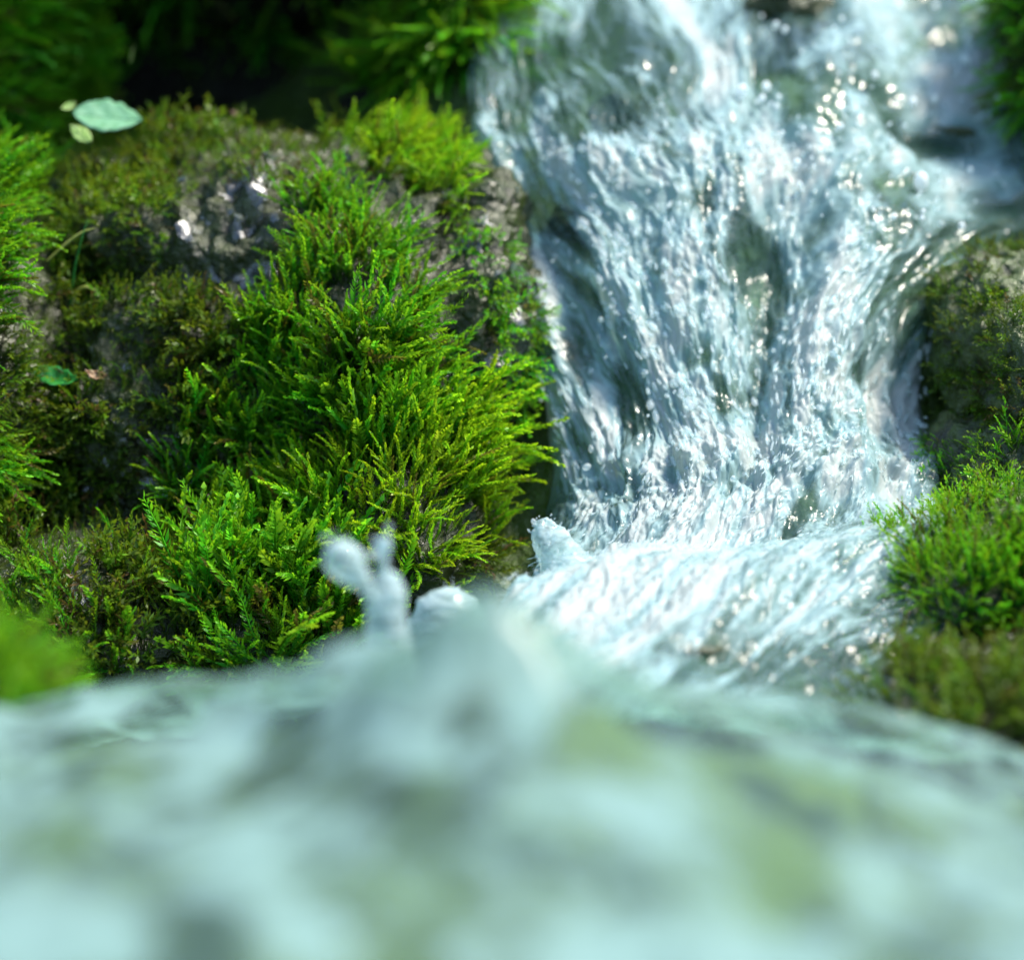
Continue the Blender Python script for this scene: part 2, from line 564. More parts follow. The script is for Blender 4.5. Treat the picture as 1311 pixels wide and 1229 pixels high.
# stones standing in the fall, each its own thing
STONES = [
    # u, v, half w, half h, sink, material, label
    (1010, 12, 62, 34, .004, M_STONE, 'flat olive stone awash at the top of the waterfall'),
    (1185, 170, 64, 18, .012, M_STONE, 'long olive stone breaking the shallow water at the upper right'),
    (925, 255, 22, 24, .030, M_STONE, 'dark green stone in the upper gap that parts the fall'),
    (990, 320, 40, 26, .030, M_STONE, 'dark wet stone below the parting in the middle of the fall'),
    (740, 285, 34, 30, .030, M_ROCK, 'greyish purple stone under thin water near the left edge of the fall'),
    (885, 822, 60, 12, .0095, M_STONE, 'small dark olive stone poking out of the basin outflow'),
    (800, 150, 50, 30, .034, M_STONE, 'olive stone under the thin upper left part of the fall'),
]

# ------------------------------------------------------------------ waterfall sheet
GAPS = [  # places where the sheet is thin or parted, the one right of centre painting a shaded hollow: s, t, radius across, radius along, depth
    (.46, .315, .028, .045, .8), (.56, .385, .055, .03, .9), (.55, .41, .03, .03, .5), (.60, .50, .045, .10, .38), (.11, .34, .06, .03, .8), (.16, .42, .05, .05, .7), (.10, .50, .045, .07, .8), (.19, .56, .055, .045, .8),
    (.42, .515, .05, .022, .7), (.53, .56, .06, .04, .75), (.47, .57, .05, .035, .55), (.86, .545, .035, .02, .9), (.15, .13, .08, .025, .6), (.26, .215, .06, .035, .8), (.30, .12, .07, .03, .5), (.06, .26, .05, .05, .5),
    (.60, .06, .08, .028, .7), (.78, .18, .06, .02, .5), (.86, .225, .09, .026, .8), (.95, .31, .12, .035, .6), (.72, .09, .05, .02, .4), (.90, .10, .06, .02, .4), (.76, .315, .05, .02, .5), (.05, .63, .03, .03, .3), (.14, .66, .06, .02, .5),
    (.70, .73, .09, .02, .6), (.62, .755, .07, .012, .35), (.9, .88, .12, .05, .5), (.75, .94, .2, .04, .6), (.85, .99, .3, .04, .6), (.62, .93, .08, .02, .4), (.5, .915, .09, .01, .7), (.05, .74, .06, .025, .5), (.02, .80, .04, .03, .5), (.97, .5, .05, .06, .4), (.30, .655, .03, .012, .6)]
FOAM = [  # thick white places
    (.30, .36, .09, .07, .35), (.37, .46, .09, .08, .4), (.74, .47, .08, .09, .3), (.24, .28, .08, .05, .3), (.6, .27, .12, .05, .3), (.02, .36, .025, .10, .6), (.06, .47, .02, .07, .6), (.28, .27, .05, .03, .4), (.40, .645, .2, .04, .5),
    (.35, .80, .22, .05, .6), (.7, .68, .2, .03, .45), (.12, .22, .05, .06, .3), (.5, .72, .2, .03, .35), (.25, .88, .25, .06, .35)]


def fall_fields(s, t):
    foam = np.full(len(s), .63)
    foam += np.interp(t, [0, .25, .4, .6, .7, .85, 1], [-.06, .02, .12, .14, .20, .20, .0])  # extra basin foam, whitening that stands in for a patch of sun
    foam += .30 * fbm(np.stack([s * 16, t * 15, 0 * s + 5], 1), 2, .5, 46) * (.55 + .45 * np.clip((s - .5) / .2, 0, 1)) * np.clip((.42 - t) / .12, 0, 1)
    for (a, b, ra, rb, h) in GAPS:
        foam -= h * np.exp(-((s - a) / ra) ** 2 - ((t - b) / rb) ** 2)
    for (a, b, ra, rb, h) in FOAM:
        foam += h * np.exp(-((s - a) / ra) ** 2 - ((t - b) / rb) ** 2)
    q3 = np.stack([s * 5, t * 7, 0 * s], 1)
    sf = .6 + (s - .6) * np.exp(np.interp(t, [0, .6], [0, .42])) - shear(t) + .038 * fbm(q3, 2, .5, 47) + .010 * fbm(q3 * 3.3, 2, .5, 48)
    lowf = fbm(np.stack([sf * 9, t * 7, 0 * s], 1), 3, .55, 41)
    foam += .36 * lowf + .34 * fbm(np.stack([sf * 19, t * 16, 0 * s], 1), 3, .55, 42)
    return foam, sf


def fall_height(s, t, sf):
    st = np.stack([sf * 14, t * 13, 0 * s + 3], 1)
    big = fbm(np.stack([sf * 7, t * 5, 0 * s], 1), 3, .5, 51)
    mid = 1 - np.abs(fbm(st, 3, .55, 52))
    fin = fbm(np.stack([sf * 80, t * 75, 0 * s + 1], 1), 3, .6, 53)
    amp = np.interp(t, [0, .6, .7, 1], [1, 1, .55, .45])
    h = amp * (.010 * big + .0036 * (mid - .6) + .0009 * fin)
    iso = np.stack([s * 22, t * 40, 0 * s + 2], 1)
    h += .0050 * fbm(iso, 3, .55, 54) * np.exp(-((t - .675) / .045) ** 2) + .0013 * fbm(iso * 1.6, 3, .55, 55) * (t > .66)
    wv = t + .05 * (s - .4) + .015 * vnoise(np.stack([s * 6, 0 * s, 0 * s], 1), 56)
    h += .010 * np.exp(-((wv - .835) / .035) ** 2) - .007 * np.exp(-((wv - .755) / .03) ** 2)
    for (a, b, ra, rb, g) in FOAM:
        h += .012 * g * np.exp(-((s - a) / ra) ** 2 - ((t - b) / rb) ** 2)
    h -= .014 * np.exp(-((s - .60) / .06) ** 2 - ((t - .48) / .11) ** 2)
    for (a, b, ra, rb, g) in GAPS:
        h -= .010 * g * np.exp(-((s - a) / ra) ** 2 - ((t - b) / rb) ** 2)
    return h


def fall_normal(s, t):
    e = .01
    du = fall_point(s + e, t) - fall_point(s - e, t)
    dvv = fall_point(s, t + e) - fall_point(s, t - e)
    n = np.cross(dvv, du)
    n /= np.linalg.norm(n, axis=1)[:, None]
    n *= np.sign((n * (CAM - fall_point(s, t))).sum(1))[:, None]
    return n


def waterfall():
    nt_, ns = 520, 300
    t = np.linspace(-.03, 1.0, nt_)
    s = np.linspace(-.05, 1.05, ns)
    T, Sg = np.meshgrid(t, s, indexing='ij')
    T, Sg = T.ravel(), Sg.ravel()
    foam, sf = fall_fields(Sg, T)
    p = fall_point(Sg, T)
    n = fall_normal(Sg, T)
    h = fall_height(Sg, T, sf)
    edge = np.minimum(1, np.minimum((Sg + .05) / .06, (1.05 - Sg) / .06))
    h = h - .03 * (1 - np.clip(edge, 0, 1)) ** 2
    V = p + n * h[:, None]
    tq = np.linspace(-.1, 1.1, 121)
    rate = np.interp(tq, [0, .3, .5, .63, .7, 1], [1.5, 1.3, .95, 1.0, 2.6, 2.2])
    Tw = np.interp(T, tq, np.cumsum(rate) * (tq[1] - tq[0]))
    flow = np.stack([sf * .25, Tw * .55, 0 * T], 1)
    me = mesh('waterfall', V, grid_faces(nt_, ns), attrs={'foam': foam, 'flow': flow}, mats=[M_FALL])
    link('waterfall', me, label='white cascading water between the mossy rocks', kind='structure')
    return V, grid_faces(nt_, ns)


FALLM = waterfall()
fq = FALLM[1]
BV_FALL = BVHTree.FromPolygons([Vector(v) for v in FALLM[0][::1]], [tuple(int(i) for i in f) for f in fq])


def hit(bv, u, v):
    d = P(u, v, 1.0) - CAM
    return bv.ray_cast(Vector(CAM), Vector(d).normalized())


for i, (u, v, hw, hh, sink, m, lab) in enumerate(STONES):
    loc, nor, _, _ = hit(BV_FALL, u, v)
    d = proj(np.array(loc))[2]
    rock('stream_stone', (u, v, d + sink + .010), [(u, v, d + sink + .010, hw, hh, .022)], 5, m, lab, .45, 61 + i, 'stone', group='stones in the fall')


# spray: thin tapering strands and drops that the fall throws along its way
def spindle():
    k = 5
    zs = [(-.5, 0), (-.22, .8), (.12, 1), (.36, .6), (.5, 0)]
    V = [(0, 0, -.5)]
    for z, r in zs[1:-1]:
        for j in range(k):
            a = 2 * math.pi * j / k
            V.append((r * math.cos(a), r * math.sin(a), z))
    V.append((0, 0, .5))
    F = []
    for j in range(k):
        F.append((0, 1 + (j + 1) % k, 1 + j))
    for r in range(2):
        for j in range(k):
            a, b = 1 + r * k + j, 1 + r * k + (j + 1) % k
            F.append((a, b, b + k))
            F.append((a, b + k, a + k))
    e = len(V) - 1
    for j in range(k):
        F.append((e, 1 + 2 * k + j, 1 + 2 * k + (j + 1) % k))
    return np.array(V, float), np.array(F)


def scatter_mesh(base_V, base_F, loc, M):
    n, k = len(loc), len(base_V)
    V = np.einsum('nij,kj->nki', M, base_V) + loc[:, None, :]
    F = (base_F[None] + (np.arange(n) * k)[:, None, None]).reshape(-1, base_F.shape[1])
    return V.reshape(-1, 3), F


def frames(z, ref=None):
    z = z / np.linalg.norm(z, axis=1)[:, None]
    if ref is None:
        ref = rng.normal(size=z.shape)
    x = ref - (ref * z).sum(1)[:, None] * z
    x /= np.linalg.norm(x, axis=1)[:, None] + 1e-9
    y = np.cross(z, x)
    return x, y, z


def spray():
    n = 8500
    s = rng.uniform(-.02, 1.02, n)
    t = rng.uniform(0, .98, n) ** .95
    foam, sf = fall_fields(s, t)
    foam += .35 * vnoise(np.stack([sf * 34, t * 16, 0 * s], 1), 71)
    keep = (foam + rng.normal(0, .12, n) > .72) & ((t > .66) | (rng.random(n) < .55))
    s, t, sf, foam = s[keep], t[keep], sf[keep], foam[keep]
    n = len(s)
    e = .012
    p = fall_point(s, t)
    ds = np.interp(t, _tt, _ds) - (s - .6) * np.where(t < .6, .7, 0)
    p2 = fall_point(s + ds * e, t + e)
    dr = p2 - p
    dr /= np.linalg.norm(dr, axis=1)[:, None]
    nn = fall_normal(s, t)
    sd_ = np.cross(nn, dr)
    dr = dr + nn * rng.normal(.02, .10, n)[:, None] + rng.normal(0, .16, (n, 3)) + sd_ * (.34 * fbm(np.stack([s * 9, t * 8, 0 * s], 1), 2, .5, 49))[:, None]
    h = fall_height(s, t, sf) + np.abs(rng.normal(0, .0016, n))
    p = p + nn * h[:, None]
    low = t > rng.normal(.66, .03, n)
    fine = low | (rng.random(n) < .04)
    L = np.where(fine, rng.uniform(.002, .007, n), rng.uniform(.004, .011, n))
    W = np.where(fine, rng.lognormal(math.log(.00038), .35, n), rng.lognormal(math.log(.0015), .4, n))
    x, y, z = frames(dr, nn)
    M = np.stack([x * W[:, None] * np.where(fine, 1, .35)[:, None], y * W[:, None], z * L[:, None]], 2)
    V, F = spindle()
    V, F = scatter_mesh(V, F, p, M)
    link('water_spray', mesh('water_spray', V, F, mats=[M_SPRAY]), label='fine white streaks of spray along the falling water', cat='spray', kind='stuff')
    # drops
    n = 420
    s = rng.uniform(.0, 1, n)
    t = rng.uniform(0, 1, n)
    right = rng.random(n) < .5
    s = np.where(right, rng.uniform(.55, 1, n), s)
    t = np.where(right, rng.uniform(0, .42, n), t)
    fo, sf = fall_fields(s, t)
    q = fo > .5
    s, t, sf = s[q], t[q], sf[q]
    n = len(s)
    nn = fall_normal(s, t)
    p = fall_point(s, t) + nn * (fall_height(s, t, sf) + rng.exponential(.006, n))[:, None]
    R = rng.lognormal(math.log(.0008), .45, n)
    x, y, z = frames(rng.normal(size=(n, 3)))
    M = np.stack([x * R[:, None], y * R[:, None], z * R[:, None] * 1.25], 2)
    DV, DF_ = ICO[3]
    V, F = scatter_mesh(DV, DF_, p, M)
    link('water_droplets', mesh('water_droplets', V, F, mats=[M_SPRAY]), label='tiny drops thrown up over the falling water', cat='droplets', kind='stuff')


spray()


# ------------------------------------------------------------------ lower stream in the foreground
def lower_stream():
    nx, ny = 360, 420
    x = np.linspace(-.62, .62, nx)
    y = np.linspace(-1.55, .02, ny)
    X, Y = np.meshgrid(x, y, indexing='ij')
    X, Y = X.ravel(), Y.ravel()
    z = low_z(X, Y)
    p = np.stack([X, Y, z], 1)
    z = z + .007 * fbm(p * 14, 3, .42, 81) + .0012 * fbm(p * np.array([120, 80, 80]), 3, .6, 82)
    keepz = z - .03 * np.clip((Y + .03) / .05, 0, 1)
    near = np.clip((-.62 - Y) / .2, 0, 1)
    foam = .52 + .62 * fbm(p * np.array([44, 27, 9]) + 3, 3, .55, 83)
    foam = foam - .06 * near
    u, v, d = proj(p)

    def spot(a, b, ra, rb, h):
        return h * np.exp(-((u - a) / ra) ** 2 - ((v - b) / rb) ** 2)
    V = np.stack([X, Y, keepz], 1)
    me = mesh('lower_stream', V, grid_faces(nx, ny), attrs={'foam': foam, 'flow': np.stack([X, Y, 0 * X], 1)}, mats=[M_POOL])
    link('lower_stream', me, label='blurred rushing water filling the foreground', kind='structure')


lower_stream()


def stream_floor():
    nx, ny = 150, 170
    X, Y = np.meshgrid(np.linspace(-.6, .6, nx), np.linspace(-1.5, -.28, ny), indexing='ij')
    X, Y = X.ravel(), Y.ravel()
    p = np.stack([X, Y, low_z(X, Y) - .020], 1)
    p[:, 2] += .006 * fbm(p * 28, 4, .55, 86) - .12 * np.clip((Y + .36) / .08, 0, 1)
    me = mesh('stream_floor', p, grid_faces(nx, ny), mats=[M_FLOOR])
    link('stream_floor', me, label='blurred olive moss under the foreground water', kind='structure')


stream_floor()


# ------------------------------------------------------------------ moss
def shoot(kind, seed):
    """one moss shoot of length 1 growing up z and arching towards x; returns V, F(quads), tint"""
    r = np.random.default_rng(seed)
    bend = r.uniform(.08, .42)
    wav = r.uniform(-.06, .06)

    def c(a):
        return np.array([bend * a ** 2, wav * math.sin(a * 5), a * (1 - .22 * bend * a)])
    V, F, T = [], [], []
    segs = 4
    for i in range(segs + 1):
        a = i / segs
        p = c(a)
        rad = .016 * (1 - .75 * a)
        for j in range(3):
            q = 2 * math.pi * j / 3
            V.append(p + np.array([rad * math.cos(q), rad * math.sin(q), 0]))
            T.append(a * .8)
    for i in range(segs):
        for j in range(3):
            F.append((i * 3 + j, i * 3 + (j + 1) % 3, i * 3 + 3 + (j + 1) % 3, i * 3 + 3 + j))
    if kind == 'feather':
        n, spread, ll, lw = 34, (40, 60), .125, .036
    elif kind == 'tail':
        n, spread, ll, lw = 42, (22, 42), .095, .042
    else:
        n, spread, ll, lw = 15, (40, 70), .24, .07
    for i in range(n):
        a = .10 + .90 * (i + .5) / n
        p = c(a)
        f = c(min(a + .02, 1.02)) - c(a - .02)
        f /= np.linalg.norm(f)
        if kind == 'feather':
            az = (math.pi / 2 if i % 2 else -math.pi / 2) + r.normal(0, .28)
        else:
            az = i * 2.4 + r.normal(0, .2)
        sx = np.array([1., 0, 0])
        sx = sx - f * sx.dot(f)
        sx /= np.linalg.norm(sx)
        sy = np.cross(f, sx)
        out = sx * math.cos(az) + sy * math.sin(az)
        al = math.radians(r.uniform(*spread)) * (1 - .45 * a ** 3)
        L = ll * (min(1, .45 + 1.5 * a)) * (1 - .62 * a ** 2.2) * r.uniform(.8, 1.15)
        dr = f * math.cos(al) + out * math.sin(al)
        cur = f * .30 + sx * r.uniform(-.05, .25)
        side = np.cross(dr, out)
        side /= np.linalg.norm(side) + 1e-9
        side = side * math.cos(.5) + np.cross(dr, side) * math.sin(.5) * r.choice([-1, 1])
        w_ = lw * r.uniform(.8, 1.2)
        b = len(V)
        V += [p, p + dr * L * .45 + side * w_ * .5, p + dr * L + cur * L * .55, p + dr * L * .45 - side * w_ * .5]
        tt = min(1, a * .75)
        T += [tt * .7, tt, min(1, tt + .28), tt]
        F.append((b, b + 1, b + 2, b + 3))
    V = np.array(V)
    T = np.array(T)
    return V, np.array(F), T


VAR = {k: [shoot(k, 100 * i + j) for j in range(6)] for i, k in enumerate(('feather', 'tail', 'tuft'))}
MESHES = {}
for k in VAR:
    for j, (V, F, T) in enumerate(VAR[k]):
        for mn, mm in (('b', M_MOSS), ('d', M_MOSS_DARK)):
            MESHES[k, j, mn] = mesh('moss_shoot', V, F, attrs={'tint': np.stack([0 * T, T, 0 * T], 1)}, mats=[mm])


def sample_surface(surf, n):
    V, F = surf
    a, b, c = V[F[:, 0]], V[F[:, 1]], V[F[:, 2]]
    N = np.cross(b - a, c - a)
    A = np.linalg.norm(N, axis=1)
    i = rng.choice(len(F), n, p=A / A.sum())
    r1, r2 = np.sqrt(rng.random(n)), rng.random(n)
    p = a[i] * (1 - r1)[:, None] + b[i] * (r1 * (1 - r2))[:, None] + c[i] * (r1 * r2)[:, None]
    return p, N[i] / A[i][:, None], A.sum()


def inside(poly, u, v):
    r = np.zeros(len(u), bool)
    m = len(poly)
    for i in range(m):
        x1, y1 = poly[i]
        x2, y2 = poly[(i + 1) % m]
        r ^= ((y1 > v) != (y2 > v)) & (u < (x2 - x1) * (v - y1) / (y2 - y1 + 1e-9) + x1)
    return r


def smooth_normals(surf, p, rad):
    """direction away from the rock's mass near p, less jumpy than face normals"""
    return None


def moss_clump(label, surf, poly, spacing, length, kinds, mat='b', yellow=0.0, lean=(0, 0, .5), singles=60, patch=0.0, jit=.19, sun_tint_fn=None, wmul=1.0, nw=.62, back=-.2, seed=0):
    centre = None
    V, F = surf
    p, n, area = sample_surface(surf, int(min(400000, 14 * 1.0 / spacing ** 2 * .05)) if False else 60000)
    dens = 60000 / area                                    # samples per square metre
    u, v, d = proj(p)
    wob = 9 * vnoise(p * 45, 5)
    ok = inside(poly, u + wob, v + 9 * vnoise(p * 45, 6))
    view = CAM - p
    view /= np.linalg.norm(view, axis=1)[:, None]
    ok &= (n * view).sum(1) > back
    if patch > 0:
        ok &= fbm(p * 38 + seed, 3, .5, 91) > (patch - .55)
    idx = np.nonzero(ok)[0]
    want = int(len(idx) / dens / spacing ** 2)
    if want < len(idx):
        idx = rng.choice(idx, want, replace=False)
    p, n, d = p[idx], n[idx], d[idx]
    N = len(p)
    if N == 0:
        print('EMPTY', label)
        return
    clus = fbm(p * 55 + 3, 2, .5, 92)[:, None]
    cl3 = np.stack([vnoise(p * 40, 93), vnoise(p * 40, 94), vnoise(p * 40, 95)], 1)
    uneven = np.clip(1.1 + .9 * fbm(p * 30 + 9, 2, .5, 97), .45, 1.5)
    dr = n * nw + np.array(lean) + jit * rng.normal(size=(N, 3)) + .34 * cl3
    dr /= np.linalg.norm(dr, axis=1)[:, None]
    L = length * rng.uniform(.6, 1.15, N) * uneven * (1 + .18 * clus[:, 0])
    bendref = np.array([.15, 0, -.5]) + n * .2 + rng.normal(0, .6, (N, 3))
    x, y, z = frames(dr, bendref)
    W = L * wmul * rng.uniform(.8, 1.15, N)
    M = np.stack([x * L[:, None], y * W[:, None], z * L[:, None]], 2)
    rnd = np.clip(np.where(rng.random(N) < .025, -.3, .5) + .28 * rng.normal(size=N) + .25 * clus[:, 0], 0, 1)
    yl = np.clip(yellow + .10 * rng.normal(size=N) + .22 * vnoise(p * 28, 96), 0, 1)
    if sun_tint_fn is not None:
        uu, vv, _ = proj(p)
        yl = np.clip(yl + sun_tint_fn(p, uu, vv), 0, 1)
    kk = [kinds[i] for i in rng.integers(0, len(kinds), N)]
    jj = rng.integers(0, 6, N)
    # the ones that show largest become single parts
    show = L / d * (.3 + .7 * np.sqrt(np.maximum(0, 1 - (dr * view[idx]).sum(1) ** 2)))
    near = (p - P(655, 614, 1.25)) @ AX
    order = np.argsort(-(show * 40 - near * 3))
    single = order[:min(singles, N)]
    rest = order[min(singles, N):]
    base = Vector(p.mean(0))
    root = empty('moss_clump', base, label, 'moss', 'moss clumps on the rocks')
    Vs, Fs, Ts, off = [], [], [], 0
    for k in set(kk):
        for j in range(6):
            sel = np.array([i for i in rest if kk[i] == k and jj[i] == j], int)
            if len(sel) == 0:
                continue
            bV, bF, bT = VAR[k][j]
            q, f = scatter_mesh(bV, bF, p[sel] - np.array(base), M[sel])
            Vs.append(q)
            Fs.append(f + off)
            off += len(q)
            m = len(sel)
            Ts.append(np.stack([np.repeat(rnd[sel], len(bV)), np.tile(bT, m), np.repeat(yl[sel], len(bV))], 1))
    mm = M_MOSS if mat == 'b' else M_MOSS_DARK
    if Vs:
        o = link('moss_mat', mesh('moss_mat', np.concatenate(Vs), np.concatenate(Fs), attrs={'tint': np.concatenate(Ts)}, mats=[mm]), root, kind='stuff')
        o.color = (0, 0, 0, 1)
    for i in single:
        o = link('moss_shoot', MESHES[kk[i], int(jj[i]), mat], root)
        R = Matrix([list(M[i][r]) + [p[i][r] - base[r]] for r in range(3)] + [[0, 0, 0, 1]])
        o.matrix_local = R
        o.color = (float(rnd[i]), 0, float(yl[i]), 1)
    return N


TOT = 0
LB = [
    ('bright green feathery moss mound right of the wet hollow', LEFT, [(310, 440), (370, 360), (430, 325), (515, 335), (535, 400), (555, 490), (560, 600), (500, 600), (400, 590), (310, 560)], .0038, .034, ['feather', 'feather', 'tail'], 'b', .10, (.16, -.1, .85), 160, .14),
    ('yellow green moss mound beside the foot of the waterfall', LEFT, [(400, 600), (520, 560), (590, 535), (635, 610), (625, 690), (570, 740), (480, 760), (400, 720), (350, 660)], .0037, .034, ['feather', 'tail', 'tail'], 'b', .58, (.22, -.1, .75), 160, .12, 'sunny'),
    ('feathery fern-like moss above the splash at the rock foot', LEFT, [(300, 690), (400, 680), (500, 740), (520, 830), (420, 900), (260, 900), (250, 800)], .0044, .039, ['feather'], 'b', .12, (-.15, -.1, .75), 120, .16),
    ('dark green feathery moss at the left flank of the mound', LEFT, [(230, 560), (300, 520), (400, 600), (350, 700), (300, 700), (220, 650)], .0044, .035, ['feather'], 'b', .0, (-.25, -.1, .8), 90, .2),
    ('thick green moss hanging from the left picture edge', LEFT, [(-120, 170), (10, 180), (35, 260), (15, 330), (-20, 400), (-50, 480), (-120, 480)], .0050, .029, ['feather', 'tail'], 'b', .0, (.22, -.2, .05), 100, .2),
    ('green moss shoots at the left edge below the shiny leaf', LEFT, [(-120, 510), (-25, 520), (0, 600), (-10, 680), (-120, 720)], .0054, .030, ['feather'], 'b', .05, (.4, -.1, .2), 80),
    ('golden green moss tuft on the ledge beside the fall', LEFT, [(430, 190), (500, 185), (560, 205), (600, 265), (570, 275), (520, 235), (430, 212)], .0044, .024, ['tail', 'feather'], 'b', .62, (.45, -.15, .1), 80),
    ('small fern-like moss in the middle of the ledge face', LEFT, [(370, 260), (440, 250), (480, 300), (450, 345), (390, 340)], .0052, .024, ['feather'], 'b', .08, (0, -.1, .5), 40),
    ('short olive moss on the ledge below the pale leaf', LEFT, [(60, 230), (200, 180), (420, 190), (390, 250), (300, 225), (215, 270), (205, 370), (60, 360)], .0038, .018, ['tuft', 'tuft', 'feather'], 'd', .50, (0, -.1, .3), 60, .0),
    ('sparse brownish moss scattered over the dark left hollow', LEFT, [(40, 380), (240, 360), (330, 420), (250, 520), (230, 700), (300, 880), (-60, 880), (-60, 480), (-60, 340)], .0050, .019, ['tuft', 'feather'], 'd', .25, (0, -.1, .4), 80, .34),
    ('low green moss tufts near the lower left water edge', LEFT, [(20, 700), (240, 690), (300, 760), (300, 890), (20, 890)], .0075, .026, ['feather'], 'b', .10, (-.1, -.1, .5), 70, .55),
    ('thin moss strip on the wet rim next to the fall', LEFT, [(580, 250), (640, 300), (700, 420), (740, 560), (745, 660), (690, 600), (640, 480), (590, 380)], .0056, .012, ['tuft'], 'b', .10, (0, -.1, -.1), 60, .25),
    ('mossy shoots coloured dark for the shade under the bulge beside the fall foot', LEFT, [(590, 720), (700, 640), (710, 720), (650, 780), (560, 780)], .006, .024, ['feather', 'tuft'], 'd', .25, (.1, -.1, .1), 40),  # dull material puts the shade below the bulge into the colour
    ('green moss fringe hanging beside the top of the fall', KNOB, [(480, -120), (680, -120), (680, 190), (480, 190)], .0052, .040, ['feather', 'tail'], 'b', .05, (.1, -.1, -.2), 60),
    ('faint moss hanging in the black shade of the overhang', OVER, [(90, -120), (500, -120), (500, 90), (90, 90)], .0120, .036, ['feather'], 'b', .0, (0, -.1, -.3), 60, .45),
    ('deep green moss on the bank in the top left corner', BANK, [(-160, -100), (80, -100), (75, 80), (60, 140), (-20, 240), (-160, 240)], .0055, .038, ['feather', 'tail'], 'b', .05, (.2, -.1, .25), 80),
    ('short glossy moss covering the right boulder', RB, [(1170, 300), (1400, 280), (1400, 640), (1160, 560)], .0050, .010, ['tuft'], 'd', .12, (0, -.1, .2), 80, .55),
    ('short yellowish moss below the right boulder beside the basin', RL, [(1150, 560), (1400, 560), (1400, 670), (1180, 690)], .0050, .012, ['tuft', 'tail'], 'b', .22, (-.1, -.1, .4), 60, .42),
    ('grassy bright green moss on the right bank', RL, [(1090, 720), (1230, 690), (1400, 670), (1400, 840), (1150, 840), (1070, 790)], .0039, .018, ['feather', 'tail'], 'b', .0, (-.15, -.1, .35), 110, .0),
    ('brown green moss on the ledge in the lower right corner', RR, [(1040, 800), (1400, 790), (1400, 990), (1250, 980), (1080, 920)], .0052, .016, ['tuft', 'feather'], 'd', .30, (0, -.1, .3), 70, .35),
    ('dark moss on the rock in the top right corner', RT, [(1240, -120), (1420, -120), (1420, 230), (1250, 230)], .0065, .026, ['feather'], 'b', .0, (-.2, -.1, -.1), 50),
    ('blurred bright moss tuft in the lower left foreground', FG, [(-200, 850), (90, 850), (90, 1000), (-200, 1000)], .0042, .018, ['feather', 'tail'], 'b', .10, (.1, 0, .4), 60),
]
for i, a in enumerate(LB):
    lab, surf, poly, sp, ln, kinds, mt, yl, lean, sing = a[:10]
    patch = a[10] if len(a) > 10 else 0
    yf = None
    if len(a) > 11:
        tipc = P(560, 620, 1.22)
        yf = lambda q, uu, vv: 1.0 * np.exp(-((q - tipc) ** 2).sum(1) / .05 ** 2)  # extra yellow round this point: sunlight put into the shoots' colour
    n = moss_clump(lab, surf, poly, sp, ln, kinds, mt, yl, lean, sing, patch, seed=i * 3.1, sun_tint_fn=yf)
    TOT += n or 0
print('SHOOTS', TOT)

# ------------------------------------------------------------------ leaves and small litter
LV, LF = LEFT
BV_LEFT = BVHTree.FromPolygons([Vector(v) for v in LV], [tuple(int(i) for i in f) for f in LF])
M_PALE = simple('pale_leaf', (0.13, 0.33, 0.17), (0.19, 0.42, 0.25), 160, .35, .25)
M_LIME = simple('lime_leaf', (0.28, 0.46, 0.10), (0.36, 0.52, 0.16), 160, .4, .25)
M_GREEN = simple('green_leaf', (0.02, 0.16, 0.03), (0.04, 0.26, 0.05), 160, .12, .3)
M_BROWN = simple('brown_leaf', (0.12, 0.06, 0.025), (0.28, 0.18, 0.09), 160, .4, .15)
M_STRAW = simple('straw_blade', (0.22, 0.28, 0.05), (0.34, 0.38, 0.10), 160, .4, .3)


def leaf(label, at, along, facing, length, width, mat, curl=.15, fold=.25, tip=1.5, name='leaf'):
    nl, nw = 22, 9
    a = np.linspace(0, 1, nl)
    prof = np.sin(np.pi * a ** (1 / tip)) ** .8
    prof = np.clip(prof, 0, 1) * (1 + .07 * np.sin(a * 31) * (a > .3))
    V = []
    for i in range(nl):
        for j in range(nw):
            q = (j / (nw - 1)) * 2 - 1
            y = q * prof[i] * width / 2
            z = fold * abs(y) + curl * length * (a[i] - .5) ** 2 * 2 + .0003 * math.sin(a[i] * 23 + abs(q) * 5)
            V.append(((a[i] - .5) * length, y, z))
    V = np.array(V)
    V[:, 2] -= V[:, 2].mean()
    F = grid_faces(nl, nw)
    n0 = len(V)
    V2 = V.copy()
    V2[:, 2] -= .0004
    rim = list(range(nw)) + [i * nw + nw - 1 for i in range(1, nl)] + [(nl - 1) * nw + j for j in range(nw - 2, -1, -1)] + [i * nw for i in range(nl - 2, 0, -1)]
    R = np.array([(rim[k], rim[(k + 1) % len(rim)], rim[(k + 1) % len(rim)] + n0, rim[k] + n0) for k in range(len(rim))])
    me = mesh(name, np.concatenate([V, V2]), [F, F[:, ::-1] + n0, R], mats=[mat])
    root = empty(name, at, label, 'leaf')
    z = Vector(facing).normalized()
    x = Vector(along)
    x = (x - z * x.dot(z)).normalized()
    y = z.cross(x)
    root.rotation_euler = Matrix((x, y, z)).transposed().to_euler()
    link('leaf_blade', me, root)
    # midrib
    mr, mf = [], []
    for i in range(nl):
        b = V[i * nw + nw // 2]
        w_ = .0007 * (1 - .7 * a[i])
        mr += [b + np.array([0, -w_, .0001]), b + np.array([0, 0, .0006]), b + np.array([0, w_, .0001])]
    for i in range(nl - 1):
        for j in range(2):
            k = i * 3 + j
            mf.append((k, k + 3, k + 4, k + 1))
    link('midrib', mesh('midrib', np.array(mr), np.array(mf), mats=[mat]), root)
    return root


def on_left(u, v, lift=.004):
    h = hit(BV_LEFT, u, v)
    if h[0] is None:
        return Vector(P(u, v, 1.40)), Vector((0, -1, 0))
    return h[0] + h[1] * lift, h[1]


